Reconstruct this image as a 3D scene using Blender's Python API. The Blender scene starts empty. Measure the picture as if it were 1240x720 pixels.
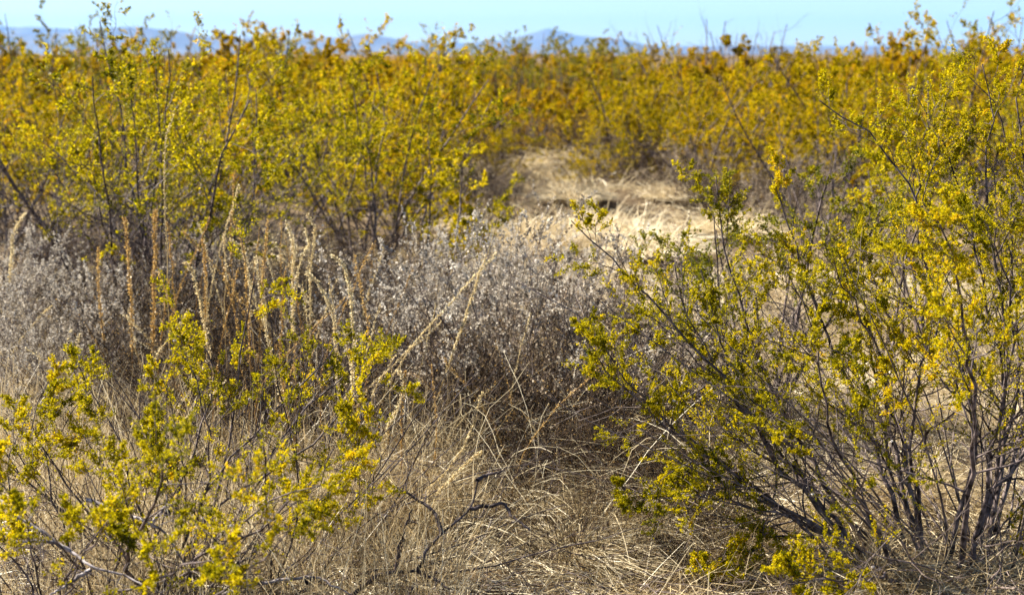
import bpy, math, random
import numpy as np

# ------------------------------------------------------------------ camera, world, sun, exposure
scene = bpy.context.scene
col = scene.collection
PITCH = math.radians(9.8)
CAM_Z = 1.5
cam_data = bpy.data.cameras.new('camera')
cam = bpy.data.objects.new('camera', cam_data)
col.objects.link(cam)
cam.location = (0, 0, CAM_Z)
cam.rotation_euler = (math.pi / 2 - PITCH, 0, 0)
cam_data.sensor_width = 36.0
cam_data.lens = 36.0 * 1703 / 1240
cam_data.clip_start = 0.05
cam_data.clip_end = 60000
cam_data.dof.use_dof = True
cam_data.dof.focus_distance = 4.2
cam_data.dof.aperture_fstop = 3.8
scene.camera = cam

SUN_EL = math.radians(42)
SUN_AZ = math.radians(-64)          # from +Y (the view), negative = to the left
to_sun = (math.sin(SUN_AZ) * math.cos(SUN_EL), math.cos(SUN_AZ) * math.cos(SUN_EL), math.sin(SUN_EL))
sun_data = bpy.data.lights.new('sun', 'SUN')
sun = bpy.data.objects.new('sun', sun_data)
col.objects.link(sun)
sun.location = (-60, -10, 60)
from mathutils import Vector
sun.rotation_euler = Vector(to_sun).to_track_quat('Z', 'Y').to_euler()
sun_data.energy = 5.0
sun_data.angle = math.radians(0.53)
sun_data.color = (1.0, 0.93, 0.80)

world = bpy.data.worlds.new('World')
scene.world = world
world.use_nodes = True
wn, wl = world.node_tree.nodes, world.node_tree.links
bg = wn['Background']
sky = wn.new('ShaderNodeTexSky')
sky.sky_type = 'NISHITA'
sky.sun_disc = False
sky.sun_elevation = SUN_EL
sky.sun_rotation = SUN_AZ
sky.air_density = 1.0
sky.dust_density = 0.2
sky.ozone_density = 3.0
sky.altitude = 1200
warm = wn.new('ShaderNodeMixRGB'); warm.blend_type = 'MULTIPLY'; warm.inputs[0].default_value = 1.0
warm.inputs[2].default_value = (0.90, 0.935, 0.98, 1)      # the photograph's warm white balance
wl.new(sky.outputs[0], warm.inputs[1]); wl.new(warm.outputs[0], bg.inputs[0])
bg.inputs[1].default_value = 0.050

scene.view_settings.view_transform = 'Standard'
scene.view_settings.look = 'None'
scene.view_settings.exposure = 1.9
scene.view_settings.gamma = 1.0
scene.view_settings.use_curve_mapping = False
scene.cycles.use_denoising = True
scene.cycles.max_bounces = 6
scene.cycles.diffuse_bounces = 3
scene.cycles.transmission_bounces = 4
scene.cycles.volume_bounces = 0
scene.cycles.caustics_reflective = False
scene.cycles.caustics_refractive = False

# ------------------------------------------------------------------ helpers: materials
def new_mat(name):
    m = bpy.data.materials.new(name); m.use_nodes = True
    nt = m.node_tree
    for n in list(nt.nodes):
        nt.nodes.remove(n)
    out = nt.nodes.new('ShaderNodeOutputMaterial')
    return m, nt, out

def ramp(nt, stops):
    r = nt.nodes.new('ShaderNodeValToRGB')
    el = r.color_ramp.elements
    while len(el) < len(stops):
        el.new(0.5)
    for e, (p, c) in zip(el, stops):
        e.position = p; e.color = (c[0], c[1], c[2], 1)
    return r

def leaf_material(name, stops, trans=0.35, gloss=0.25, rough=0.45):
    m, nt, out = new_mat(name)
    at = nt.nodes.new('ShaderNodeAttribute'); at.attribute_name = 'tint'
    inf = nt.nodes.new('ShaderNodeObjectInfo')
    ma = nt.nodes.new('ShaderNodeMath'); ma.operation = 'MULTIPLY_ADD'
    nt.links.new(inf.outputs['Random'], ma.inputs[0]); ma.inputs[1].default_value = 0.34
    sub = nt.nodes.new('ShaderNodeMath'); sub.operation = 'SUBTRACT'; sub.inputs[1].default_value = 0.17
    nt.links.new(at.outputs['Fac'], sub.inputs[0]); nt.links.new(sub.outputs[0], ma.inputs[2])
    r = ramp(nt, stops); nt.links.new(ma.outputs[0], r.inputs[0])
    p = nt.nodes.new('ShaderNodeBsdfPrincipled')
    p.inputs['Roughness'].default_value = rough
    p.inputs['Specular IOR Level'].default_value = gloss
    nt.links.new(r.outputs[0], p.inputs['Base Color'])
    t = nt.nodes.new('ShaderNodeBsdfTranslucent'); nt.links.new(r.outputs[0], t.inputs[0])
    mx = nt.nodes.new('ShaderNodeMixShader'); mx.inputs[0].default_value = trans
    nt.links.new(p.outputs[0], mx.inputs[1]); nt.links.new(t.outputs[0], mx.inputs[2])
    nt.links.new(mx.outputs[0], out.inputs['Surface'])
    return m

def bark_material(name, a, b, scale=40, spec=0.12):
    m, nt, out = new_mat(name)
    tc = nt.nodes.new('ShaderNodeTexCoord')
    n = nt.nodes.new('ShaderNodeTexNoise'); n.inputs['Scale'].default_value = scale; n.inputs['Detail'].default_value = 5
    nt.links.new(tc.outputs['Object'], n.inputs['Vector'])
    r = ramp(nt, [(0.38, a), (0.66, b)]); nt.links.new(n.outputs['Fac'], r.inputs[0])
    p = nt.nodes.new('ShaderNodeBsdfPrincipled'); p.inputs['Roughness'].default_value = 0.6
    p.inputs['Specular IOR Level'].default_value = spec
    nt.links.new(r.outputs[0], p.inputs['Base Color'])
    bu = nt.nodes.new('ShaderNodeBump'); bu.inputs['Strength'].default_value = 0.5; bu.inputs['Distance'].default_value = 0.003
    nt.links.new(n.outputs['Fac'], bu.inputs['Height']); nt.links.new(bu.outputs[0], p.inputs['Normal'])
    nt.links.new(p.outputs[0], out.inputs['Surface'])
    return m

M = {}
M['leaf_near'] = leaf_material('creosote_leaf', [(0.0, (0.085, 0.090, 0.003)), (0.3, (0.24, 0.205, 0.003)), (0.6, (0.50, 0.405, 0.004)), (0.88, (0.62, 0.485, 0.005)), (1.0, (0.70, 0.44, 0.008))], trans=0.50, gloss=0.06, rough=0.5)
M['leaf_gold'] = leaf_material('golden_creosote_leaf', [(0.0, (0.09, 0.08, 0.002)), (0.3, (0.27, 0.21, 0.002)), (0.6, (0.46, 0.335, 0.003)), (0.86, (0.56, 0.365, 0.004)), (1.0, (0.60, 0.31, 0.008))], trans=0.48, gloss=0.04)
M['leaf_far'] = leaf_material('ochre_creosote_leaf', [(0.0, (0.13, 0.098, 0.002)), (0.3, (0.29, 0.200, 0.002)), (0.6, (0.45, 0.292, 0.002)), (0.86, (0.53, 0.320, 0.003)), (1.0, (0.55, 0.27, 0.006))], trans=0.47, gloss=0.03)
M['leaf_brown'] = leaf_material('dry_brown_leaf', [(0.0, (0.10, 0.068, 0.04)), (0.45, (0.26, 0.195, 0.13)), (1.0, (0.50, 0.42, 0.32))], trans=0.25, gloss=0.06, rough=0.8)
M['leaf_green'] = leaf_material('olive_creosote_leaf', [(0.0, (0.05, 0.06, 0.003)), (0.5, (0.17, 0.165, 0.004)), (1.0, (0.36, 0.30, 0.006))], gloss=0.14)
M['leaf_grey'] = leaf_material('woolly_grey_leaf', [(0.0, (0.21, 0.17, 0.12)), (0.45, (0.50, 0.445, 0.365)), (1.0, (0.73, 0.675, 0.58))], trans=0.3, gloss=0.08, rough=0.8)
M['straw'] = leaf_material('dry_straw', [(0.0, (0.20, 0.135, 0.065)), (0.35, (0.43, 0.325, 0.17)), (0.7, (0.63, 0.52, 0.32)), (1.0, (0.78, 0.69, 0.49))], trans=0.32, gloss=0.35, rough=0.4)
M['straw_pale'] = leaf_material('bleached_straw', [(0.0, (0.36, 0.27, 0.14)), (0.5, (0.62, 0.51, 0.32)), (1.0, (0.78, 0.69, 0.50))], trans=0.32, gloss=0.3, rough=0.5)
M['stalk'] = leaf_material('dry_weed_stalk', [(0.0, (0.22, 0.12, 0.03)), (0.5, (0.46, 0.28, 0.08)), (1.0, (0.70, 0.49, 0.19))], trans=0.35, gloss=0.3, rough=0.5)
M['stalk_pale'] = leaf_material('pale_seed_spike', [(0.0, (0.45, 0.33, 0.15)), (0.5, (0.66, 0.53, 0.28)), (1.0, (0.80, 0.70, 0.45))], trans=0.35, gloss=0.3, rough=0.5)
M['bark'] = bark_material('creosote_bark', (0.026, 0.018, 0.016), (0.20, 0.155, 0.145))
M['bark_grey'] = bark_material('weathered_wood', (0.10, 0.08, 0.075), (0.42, 0.37, 0.36))
M['bark_dark'] = bark_material('dark_twig_bark', (0.022, 0.015, 0.014), (0.11, 0.085, 0.085))
M['bark_lilac'] = bark_material('lilac_grey_twig', (0.06, 0.044, 0.038), (0.24, 0.19, 0.17))
M['bark_brown'] = bark_material('dead_brown_twig', (0.016, 0.010, 0.007), (0.10, 0.064, 0.038))  # brown darkened further to stand in for shade among the weed stalks
M['fluff'] = leaf_material('seed_fluff', [(0.0, (0.55, 0.48, 0.44)), (1.0, (0.80, 0.76, 0.74))], trans=0.1, gloss=0.1, rough=0.9)
M['gall'] = bark_material('black_gall', (0.012, 0.010, 0.010), (0.05, 0.035, 0.03), 200)

# ------------------------------------------------------------------ helpers: meshes
def link(o, parent=None):
    col.objects.link(o)
    if parent is not None:
        o.parent = parent
    return o

def mesh_np(name, V, F, mat, tint=None, smooth=False):
    """V (n,3) verts, F (m,4) quads or (m,3) triangles"""
    me = bpy.data.meshes.new(name)
    V = np.ascontiguousarray(V, dtype=np.float32); F = np.ascontiguousarray(F, dtype=np.int32)
    k = F.shape[1]
    me.vertices.add(len(V)); me.vertices.foreach_set('co', V.ravel())
    me.loops.add(F.size); me.loops.foreach_set('vertex_index', F.ravel())
    me.polygons.add(len(F)); me.polygons.foreach_set('loop_start', np.arange(0, F.size, k, dtype=np.int32))
    if smooth:
        me.polygons.foreach_set('use_smooth', np.ones(len(F), dtype=bool))
    if tint is not None:
        a = me.attributes.new('tint', 'FLOAT', 'POINT')
        a.data.foreach_set('value', np.ascontiguousarray(tint, dtype=np.float32))
    me.update(calc_edges=True)
    me.materials.append(mat)
    return me

def mesh_obj(name, me, parent=None, kind=None, label=None):
    o = bpy.data.objects.new(name, me)
    link(o, parent)
    if kind: o['kind'] = kind
    if label: o['label'] = label
    return o

def thing(name, label, cat, loc=(0, 0, 0), rz=0.0, group=None):
    o = bpy.data.objects.new(name, None)
    o.empty_display_size = 0.1
    link(o)
    o.location = loc; o.rotation_euler = (0, 0, rz)
    o['label'] = label; o['category'] = cat
    if group: o['group'] = group
    return o

def copy_tree(o, parent=None):
    c = o.copy(); col.objects.link(c)
    if parent is not None:
        c.parent = parent
    for ch in list(o.children):
        copy_tree(ch, c)
    return c

def norm(a):
    return a / np.maximum(np.linalg.norm(a, axis=-1, keepdims=True), 1e-9)

def join(parts):
    Vs, Fs, off = [], [], 0
    for V, F in parts:
        if len(V) == 0: continue
        Vs.append(V); Fs.append(F + off); off += len(V)
    return np.concatenate(Vs), np.concatenate(Fs)

def tubes(P, R, S=4):
    """P (N,K,3) polylines, R (N,K) radii -> quads"""
    N, K, _ = P.shape
    T = np.empty_like(P)
    T[:, 1:-1] = P[:, 2:] - P[:, :-2]; T[:, 0] = P[:, 1] - P[:, 0]; T[:, -1] = P[:, -1] - P[:, -2]
    T = norm(T)
    ref = np.tile(np.array([0.31, 0.17, 0.93]), (N, 1)); mean = norm(P[:, -1] - P[:, 0])
    bad = np.abs((ref * mean).sum(1)) > 0.85
    ref[bad] = np.array([0.93, -0.2, 0.05])
    A = norm(np.cross(T, ref[:, None, :])); B = np.cross(T, A)
    th = np.arange(S) * 2 * math.pi / S
    V = P[:, :, None, :] + R[:, :, None, None] * (np.cos(th)[None, None, :, None] * A[:, :, None, :] + np.sin(th)[None, None, :, None] * B[:, :, None, :])
    base = (np.arange(N)[:, None, None] * K + np.arange(K - 1)[None, :, None]) * S
    s = np.arange(S)[None, None, :]; s2 = (s + 1) % S
    F = np.stack([base + s, base + s2, base + S + s2, base + S + s], -1).reshape(-1, 4)
    return V.reshape(-1, 3), F

def at_t(P, idx, t):
    K = P.shape[1]
    k = np.clip(t, 0, 0.9999) * (K - 1); i = k.astype(int); f = (k - i)[:, None]
    a, b = P[idx, i], P[idx, i + 1]
    return a + (b - a) * f, norm(b - a)

def curves(rng, p, d, L, K, wob, up):
    N = len(p)
    nz = np.cumsum(rng.normal(0, wob, (N, K - 1, 3)), 1)
    D = d[:, None, :] + nz
    D[:, :, 2] += np.linspace(0, 1, K - 1)[None, :] * up
    D = norm(D)
    steps = np.cumsum(D * (L / (K - 1))[:, None, None], 1)
    return np.concatenate([p[:, None, :], p[:, None, :] + steps], 1)

class Lvl: pass

def spawn(rng, par, n, t0, t1, ang, len0, len1, K, wob, up, rscale=0.6, keep=1.0, absolute=False, rmin=0.0008):
    N = par.P.shape[0]
    idx = np.repeat(np.arange(N), n)
    t = t0 + (t1 - t0) * (np.tile(np.arange(n), N) + rng.random(N * n)) / n
    if keep < 1:
        m = rng.random(len(idx)) < keep
        idx, t = idx[m], t[m]
    pos, dr = at_t(par.P, idx, t)
    perp = norm(np.cross(dr, rng.normal(size=(len(idx), 3))))
    a = (ang * rng.uniform(0.65, 1.35, len(idx)))[:, None]
    d = np.cos(a) * dr + np.sin(a) * perp
    L = (len0 + (len1 - len0) * t) * rng.uniform(0.6, 1.3, len(idx))
    if not absolute:
        L = L * par.L[idx]
    c = Lvl()
    c.P = curves(rng, pos, d, L, K, wob, up); c.L = L; c.root = par.root[idx]
    rp = par.R[idx, 0] + (par.R[idx, -1] - par.R[idx, 0]) * t
    r0 = np.maximum(rp * rscale, rmin)
    c.R = r0[:, None] * np.linspace(1, 0.45, K)[None, :]
    c.t = t
    c.vig = par.vig[idx] * rng.uniform(0.7, 1.15, len(idx))
    c.tn = (par.tn if hasattr(par, 'tn') else np.zeros(N))[idx] + rng.normal(0, 0.085, len(idx))
    return c

def spline(ctrl, K):
    c = np.array(ctrl, float); n = len(c)
    e = np.concatenate([[2 * c[0] - c[1]], c, [2 * c[-1] - c[-2]]])
    seg = np.concatenate([[0], np.cumsum(np.linalg.norm(np.diff(c, axis=0), axis=1))]); u = np.linspace(0, seg[-1], K)
    out = np.empty((K, 3))
    for j, x in enumerate(u):
        i = min(max(np.searchsorted(seg, x, side='right') - 1, 0), n - 2)
        f = (x - seg[i]) / max(seg[i + 1] - seg[i], 1e-9)
        p0, p1, p2, p3 = e[i], e[i + 1], e[i + 2], e[i + 3]
        out[j] = 0.5 * ((2 * p1) + (-p0 + p2) * f + (2 * p0 - 5 * p1 + 4 * p2 - p3) * f * f + (-p0 + 3 * p1 - 3 * p2 + p3) * f ** 3)
    return out

def guided(rng, paths, K, r0, r1, zig=0.006):
    s = Lvl(); n = len(paths)
    s.P = np.stack([spline(p, K) for p in paths])
    z = rng.normal(0, zig, (n, K, 3)); z[:, 0] = 0
    s.P = s.P + z
    s.L = np.linalg.norm(np.diff(s.P, axis=1), axis=2).sum(1)
    s.R = (np.full(n, r0) * np.clip(s.L / 1.1, 0.55, 1.15))[:, None] * (np.linspace(1, r1 / r0, K)[None, :])
    s.root = np.arange(n); s.vig = np.ones(n)
    return s

def auto_stems(rng, n, H, tilt0, tilt1, K=12, r0=0.011, foot=0.09, wob=0.13, up=0.5):
    az = (np.arange(n) + rng.uniform(-0.4, 0.4, n)) * 2 * math.pi / n * 2.4
    tl = rng.uniform(tilt0, tilt1, n)
    d = np.stack([np.sin(tl) * np.cos(az), np.sin(tl) * np.sin(az), np.cos(tl)], 1)
    p = np.stack([np.cos(az), np.sin(az), np.zeros(n)], 1) * (foot * rng.uniform(0.3, 1, n))[:, None]
    p[:, 2] = -0.05
    s = Lvl()
    s.L = H * rng.uniform(0.72, 1.1, n) * (1 + 0.12 * (tl > 0.7))
    s.P = curves(rng, p, d, s.L, K, wob, up)
    s.R = (r0 * s.L / H)[:, None] * np.linspace(1, 0.28, K)[None, :]
    s.root = np.arange(n); s.vig = np.ones(n)
    return s

def leaves(rng, lv, per, t0, size, along=0.55, aspect=0.6, up=0.25, tone=0.0, tone_spread=0.16, off=0.0):
    """diamond leaflets along the twigs of a level -> V, F (quads), tint, root"""
    N = len(lv.P)
    cnt = np.maximum(0, np.round(per * np.clip(lv.vig, 0, 1.6) + rng.uniform(-0.5, 0.5, N))).astype(int)
    idx = np.repeat(np.arange(N), cnt)
    n = len(idx)
    t = t0 + (1 - t0) * rng.random(n)
    pos, dr = at_t(lv.P, idx, t)
    a = norm(dr * along + norm(rng.normal(size=(n, 3))) * 0.85 + np.array([0, 0, up]))
    pos = pos + a * off * rng.random(n)[:, None]
    s = norm(np.cross(a, rng.normal(size=(n, 3)))); nn = np.cross(a, s)
    l = (size * rng.uniform(0.6, 1.25, n))[:, None]; w = l * aspect * 0.5
    v0 = pos; v2 = pos + a * l
    mid = pos + a * l * 0.55 + nn * l * 0.10
    v1 = mid + s * w; v3 = mid - s * w
    V = np.stack([v0, v1, v2, v3], 1).reshape(-1, 3)
    F = np.arange(4 * n).reshape(-1, 4)
    twig = rng.normal(0, tone_spread * 0.75, N)
    tint = np.clip(0.5 + tone + (lv.tn[idx] if hasattr(lv, 'tn') else 0) + twig[idx] + rng.normal(0, tone_spread, n), 0, 1)
    return V, F, np.repeat(tint, 4), lv.root[idx]

def creosote(rng, stems, l1=7, l2=6, l3=8, nl=9, size=0.0095, sides=(5, 4, 3, 0), bare=0.12, tone=0.0, t_start=0.28, vig0=0.10, keep2=0.95,
             len1=(0.46, 0.16), len2=(0.42, 0.30), len3=(0.022, 0.012), tone_spread=0.16, leafy=1.0):
    b1 = spawn(rng, stems, l1, t_start, 0.98, 0.78, len1[0], len1[1], 9, 0.17, 0.22, 0.5)
    b1.vig = b1.vig * np.clip((b1.t - t_start - vig0) / 0.18, 0, 1)
    b1.vig = b1.vig * (rng.random(len(b1.P)) > bare) * leafy
    b2 = spawn(rng, b1, l2, 0.22, 1.0, 0.75, len2[0], len2[1], 6, 0.14, 0.25, 0.6, keep2)
    b2.vig = b2.vig * np.clip(rng.normal(1.05, 0.55, len(b2.P)), 0.05, 1.9)
    b3 = spawn(rng, b2, l3, 0.18, 1.0, 0.8, len3[0], len3[1], 3, 0.15, 0.35, 0.7, 1.0, True)
    lo = [leaves(rng, b3, nl, 0.0, size, tone=tone, tone_spread=tone_spread), leaves(rng, b2, nl * 1.6, 0.3, size, tone=tone, tone_spread=tone_spread)]
    V = np.concatenate([x[0] for x in lo]); tint = np.concatenate([x[2] for x in lo]); root = np.concatenate([x[3] for x in lo])
    return (stems, b1, b2, b3), (V, tint, root), sides

def wood_mesh(levels, sides, root=None):
    parts = []
    for lv, S in zip(levels, sides):
        if S == 0: continue
        m = slice(None) if root is None else lv.root == root
        P, R = lv.P[m], lv.R[m]
        if len(P): parts.append(tubes(P, R, S))
    return join(parts)

def leaf_sel(lf, root=None):
    V, tint, rt = lf
    if root is not None:
        m = rt == root
        V = V.reshape(-1, 4, 3)[m].reshape(-1, 3); tint = tint.reshape(-1, 4)[m].ravel()
    return V, np.arange(len(V)).reshape(-1, 4), tint

# a little fuzzy seed ball, shared by all the bushes
def fluff_mesh():
    rng = np.random.default_rng(77)
    d = norm(rng.normal(size=(26, 3)))
    s = norm(np.cross(d, rng.normal(size=(26, 3))))
    V = np.stack([d * 0.001 + s * 0.0016, d * 0.001 - s * 0.0016, d * 0.0056], 1).reshape(-1, 3)
    g = norm(np.array([(0, 0, 1), (1, 0, 0), (0, 1, 0), (-1, 0, 0), (0, -1, 0), (0, 0, -1)], float)) * 0.0034
    T = np.array([(0, 1, 2), (0, 2, 3), (0, 3, 4), (0, 4, 1), (5, 2, 1), (5, 3, 2), (5, 4, 3), (5, 1, 4)])
    Vg, Fg = join([(V, np.arange(78).reshape(-1, 3)), (g, T)])
    return mesh_np('seed_head', Vg, Fg, M['fluff'], np.clip(rng.random(len(Vg)), 0, 1))
FLUFF = fluff_mesh()

def build_bush(root, rng, data, bark, leaf, per_branch, n_fluff=0, place=None):
    levels, lf, sides = data
    if per_branch:
        for k in range(len(levels[0].P)):
            V, F = wood_mesh(levels, sides, k)
            b = mesh_obj('branch', mesh_np('branch', V, F, bark, smooth=True), root)
            V, F, t = leaf_sel(lf, k)
            if len(V):
                mesh_obj('foliage', mesh_np('foliage', V, F, leaf, t), b, 'stuff')
            if n_fluff:
                tw = levels[2].P[levels[2].root == k]
                for j in range(min(len(tw), n_fluff)):
                    if rng.random() < 0.75:
                        s = mesh_obj('seed_head', FLUFF, b)
                        s.location = tw[int(rng.integers(len(tw)))][-1 - int(rng.integers(3))]
                        s.scale = (1, 1, 1) if rng.random() < 0.5 else (0.8, 0.8, 0.8)
    else:
        V, F = wood_mesh(levels, sides)
        mesh_obj('branches', mesh_np('branches', V, F, bark), root, 'stuff')
        V, F, t = leaf_sel(lf)
        mesh_obj('foliage', mesh_np('foliage', V, F, leaf, t), root, 'stuff')

# ------------------------------------------------------------------ the ground
def hgt(x, y):
    x = np.asarray(x, float); y = np.asarray(y, float)
    r = np.hypot(x, y)
    h = 0.030 * np.sin(x * 1.9 + 0.7 * y) * np.sin(y * 1.3 + 0.4) + 0.02 * np.sin(3.7 * x - 2.1 * y + 1.0)
    h = h * np.clip((r - 4.5) / 3, 0, 1) * np.clip((60 - r) / 25, 0, 1)
    # low hummocks on the open grass beyond the grey shrubs
    for cx, cy, s, a in ((1.05, 13.2, 0.9, 0.22), (0.1, 15.8, 0.8, 0.20), (1.9, 11.0, 0.8, 0.16), (0.5, 10.2, 0.7, 0.12), (0.75, 16.6, 0.6, 0.2), (0.2, 12.4, 0.6, 0.14), (1.6, 14.6, 0.6, 0.18)):
        h = h + a * np.exp(-((x - cx) ** 2 + (y - cy) ** 2) / (s * s))
    return h

def hz(x, y):
    return float(hgt(x, y))

def ground():
    def axis(n, near, far):
        u = np.linspace(-1, 1, n)
        k = 9.0
        return np.sign(u) * near * np.abs(u) * n / 2 * 0.25 + np.sign(u) * far * (np.sinh(k * np.abs(u)) / math.sinh(k)) ** 1.6
    x = axis(151, 0.36, 16500); y = axis(151, 0.36, 16500) + 8
    X, Y = np.meshgrid(x, y)
    V = np.stack([X, Y, hgt(X, Y)], -1).reshape(-1, 3)
    n = len(x); i = np.arange(n * (n - 1)); i = i[(i % n) != n - 1]
    F = np.stack([i, i + 1, i + n + 1, i + n], 1)
    m, nt, out = new_mat('dusty_ground')
    tc = nt.nodes.new('ShaderNodeTexCoord')
    n1 = nt.nodes.new('ShaderNodeTexNoise'); n1.inputs['Scale'].default_value = 1.3; n1.inputs['Detail'].default_value = 8
    n2 = nt.nodes.new('ShaderNodeTexNoise'); n2.inputs['Scale'].default_value = 45; n2.inputs['Detail'].default_value = 6
    for nn in (n1, n2): nt.links.new(tc.outputs['Object'], nn.inputs['Vector'])
    r1 = ramp(nt, [(0.3, (0.07, 0.047, 0.028)), (0.7, (0.19, 0.14, 0.085))]); nt.links.new(n1.outputs['Fac'], r1.inputs[0])
    r2 = ramp(nt, [(0.35, (0.55, 0.5, 0.45)), (0.65, (1.1, 1.08, 1.0))]); nt.links.new(n2.outputs['Fac'], r2.inputs[0])
    mul = nt.nodes.new('ShaderNodeMixRGB'); mul.blend_type = 'MULTIPLY'; mul.inputs[0].default_value = 0.8
    nt.links.new(r1.outputs[0], mul.inputs[1]); nt.links.new(r2.outputs[0], mul.inputs[2])
    p = nt.nodes.new('ShaderNodeBsdfPrincipled'); p.inputs['Roughness'].default_value = 0.95; p.inputs['Specular IOR Level'].default_value = 0.1
    nt.links.new(mul.outputs[0], p.inputs['Base Color'])
    bu = nt.nodes.new('ShaderNodeBump'); bu.inputs['Strength'].default_value = 0.7; bu.inputs['Distance'].default_value = 0.02
    nt.links.new(n2.outputs['Fac'], bu.inputs['Height']); nt.links.new(bu.outputs[0], p.inputs['Normal'])
    nt.links.new(p.outputs[0], out.inputs['Surface'])
    mesh_obj('ground', mesh_np('ground', V, F, m, smooth=True), None, 'structure')
ground()

def mountains():
    m, nt, out = new_mat('bare_rock_slopes')
    tc = nt.nodes.new('ShaderNodeTexCoord')
    n = nt.nodes.new('ShaderNodeTexNoise'); n.inputs['Scale'].default_value = 0.004; n.inputs['Detail'].default_value = 8
    nt.links.new(tc.outputs['Object'], n.inputs['Vector'])
    r = ramp(nt, [(0.35, (0.05, 0.05, 0.05)), (0.7, (0.13, 0.115, 0.10))]); nt.links.new(n.outputs['Fac'], r.inputs[0])
    p = nt.nodes.new('ShaderNodeBsdfPrincipled'); p.inputs['Roughness'].default_value = 0.9
    nt.links.new(r.outputs[0], p.inputs['Base Color']); nt.links.new(p.outputs[0], out.inputs['Surface'])
    rng = np.random.default_rng(5)
    # height in thousandths of the distance, against x / y
    near = [(-0.75, 12), (-0.50, 15), (-0.33, 12), (-0.268, 16), (-0.244, 15), (-0.20, 9.3), (-0.17, 9.6), (-0.13, 9.4), (-0.101, 12), (-0.07, 7.2), (-0.035, 4.6), (0.04, 5.2),
            (0.098, 3.6), (0.14, 4.2), (0.19, 4.8), (0.213, 4.4), (0.265, 4.6), (0.295, 3), (0.36, 2.8), (0.5, 5), (0.75, 8)]
    far = [(-0.75, 10), (-0.42, 17), (-0.36, 17.5), (-0.31, 15), (-0.27, 10), (-0.15, 5), (-0.06, 7), (-0.028, 6.6), (0.005, 10.4), (0.025, 15), (0.047, 11), (0.078, 9),
           (0.10, 5), (0.2, 5), (0.45, 6), (0.75, 6)]
    for prof, D, seed in ((near, 11500.0, 1), (far, 15000.0, 2)):
        na, nr = 420, 22
        a = np.linspace(-0.75, 0.75, na); u = np.linspace(-1, 1, nr)
        h = 1.2 * np.interp(a, [q[0] for q in prof], [q[1] for q in prof]) / 1000 * D
        A, U = np.meshgrid(a, u)
        ph = rng.uniform(0, 6.28, 8)
        rid = sum(np.abs(np.sin(A * f + ph[k] + U * 1.3 * (k % 3))) / (1 + k) for k, f in enumerate((37, 71, 130, 260, 470)))
        rid = rid / 1.7
        crest = np.clip(1 - np.abs(U) ** 1.3, 0, 1)
        Z = h[None, :] * crest * (1 - 0.45 * (1 - rid) * np.clip(np.abs(U) * 2.2 + 0.14, 0, 1))
        Yd = D + U * D * 0.09
        V = np.stack([A * D, Yd, Z - 12 * (np.abs(U) > 0.99)], -1).reshape(-1, 3)
        i = np.arange(na * (nr - 1)); i = i[(i % na) != na - 1]
        F = np.stack([i, i + 1, i + na + 1, i + na], 1)
        mesh_obj('mountains', mesh_np('mountains', V, F, m, smooth=True), None, 'structure')
mountains()

# ------------------------------------------------------------------ dry grass
def blades(rng, x, y, z, L, az, lean, bend, w, K=4, wob=0.05):
    n = len(x)
    d = np.stack([np.sin(lean) * np.cos(az), np.sin(lean) * np.sin(az), np.cos(lean)], 1)
    s = np.linspace(0, 1, K)
    D = np.repeat(d[:, None, :], K - 1, 1).copy()
    out = np.stack([np.cos(az), np.sin(az), np.zeros(n)], 1)
    bb = s[None, 1:] ** 1.2 * bend[:, None]
    D += out[:, None, :] * bb[:, :, None] * 0.8
    D[:, :, 2] -= bb * 0.85
    D += np.cumsum(rng.normal(0, wob, D.shape), 1)
    D = norm(D)
    p = np.stack([x, y, z], 1)
    P = np.concatenate([p[:, None], p[:, None] + np.cumsum(D * (L / (K - 1))[:, None, None], 1)], 1)
    floor = hgt(P[:, :, 0], P[:, :, 1]) + 0.006
    P[:, :, 2] = np.where(P[:, :, 2] < floor, floor + 0.02 * rng.random((n, 1)), P[:, :, 2])
    return P

def ribbons(rng, P, w, tip=0.25):
    N, K, _ = P.shape
    T = norm(P[:, -1] - P[:, 0])
    side = norm(np.cross(T, rng.normal(size=(N, 3))))
    ww = w[:, None] * np.linspace(1, tip, K)[None, :] * 0.5
    V = np.stack([P + side[:, None] * ww[:, :, None], P - side[:, None] * ww[:, :, None]], 2).reshape(-1, 3)
    b = (np.arange(N)[:, None] * K + np.arange(K - 1)[None, :]) * 2
    F = np.stack([b, b + 1, b + 3, b + 2], -1).reshape(-1, 4)
    return V, F

def field_xy(rng, n, y0, y1, margin=0.35, k=0.385):
    y = np.sqrt(rng.uniform(y0 * y0, y1 * y1, n)) if y0 > 0 else rng.uniform(y0, y1, n)
    x = rng.uniform(-1, 1, n) * (k * y + margin)
    return x, y

def lump(x, y, f, ph):
    return np.sin(x * f + ph) * np.sin(y * f * 0.8 + ph * 1.7) + 0.6 * np.sin(x * f * 2.3 - y * f * 1.9 + ph)

def thinned(rng, x, y):
    """straw cut back by shrubs, weeds and mop so dark soil adds shade"""
    a = ((x / y + 0.185) / 0.10) ** 2 + ((y - 5.8) / 1.15) ** 2 < 1
    c = ((x - 0.05) / 0.75) ** 2 + ((y - 5.6) / 0.85) ** 2 < 1
    e = ((x - 0.36) / 0.28) ** 2 + ((y - 4.5) / 0.55) ** 2 < 1
    return ~(a | c | e) | (rng.random(len(x)) < 0.12)

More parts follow.
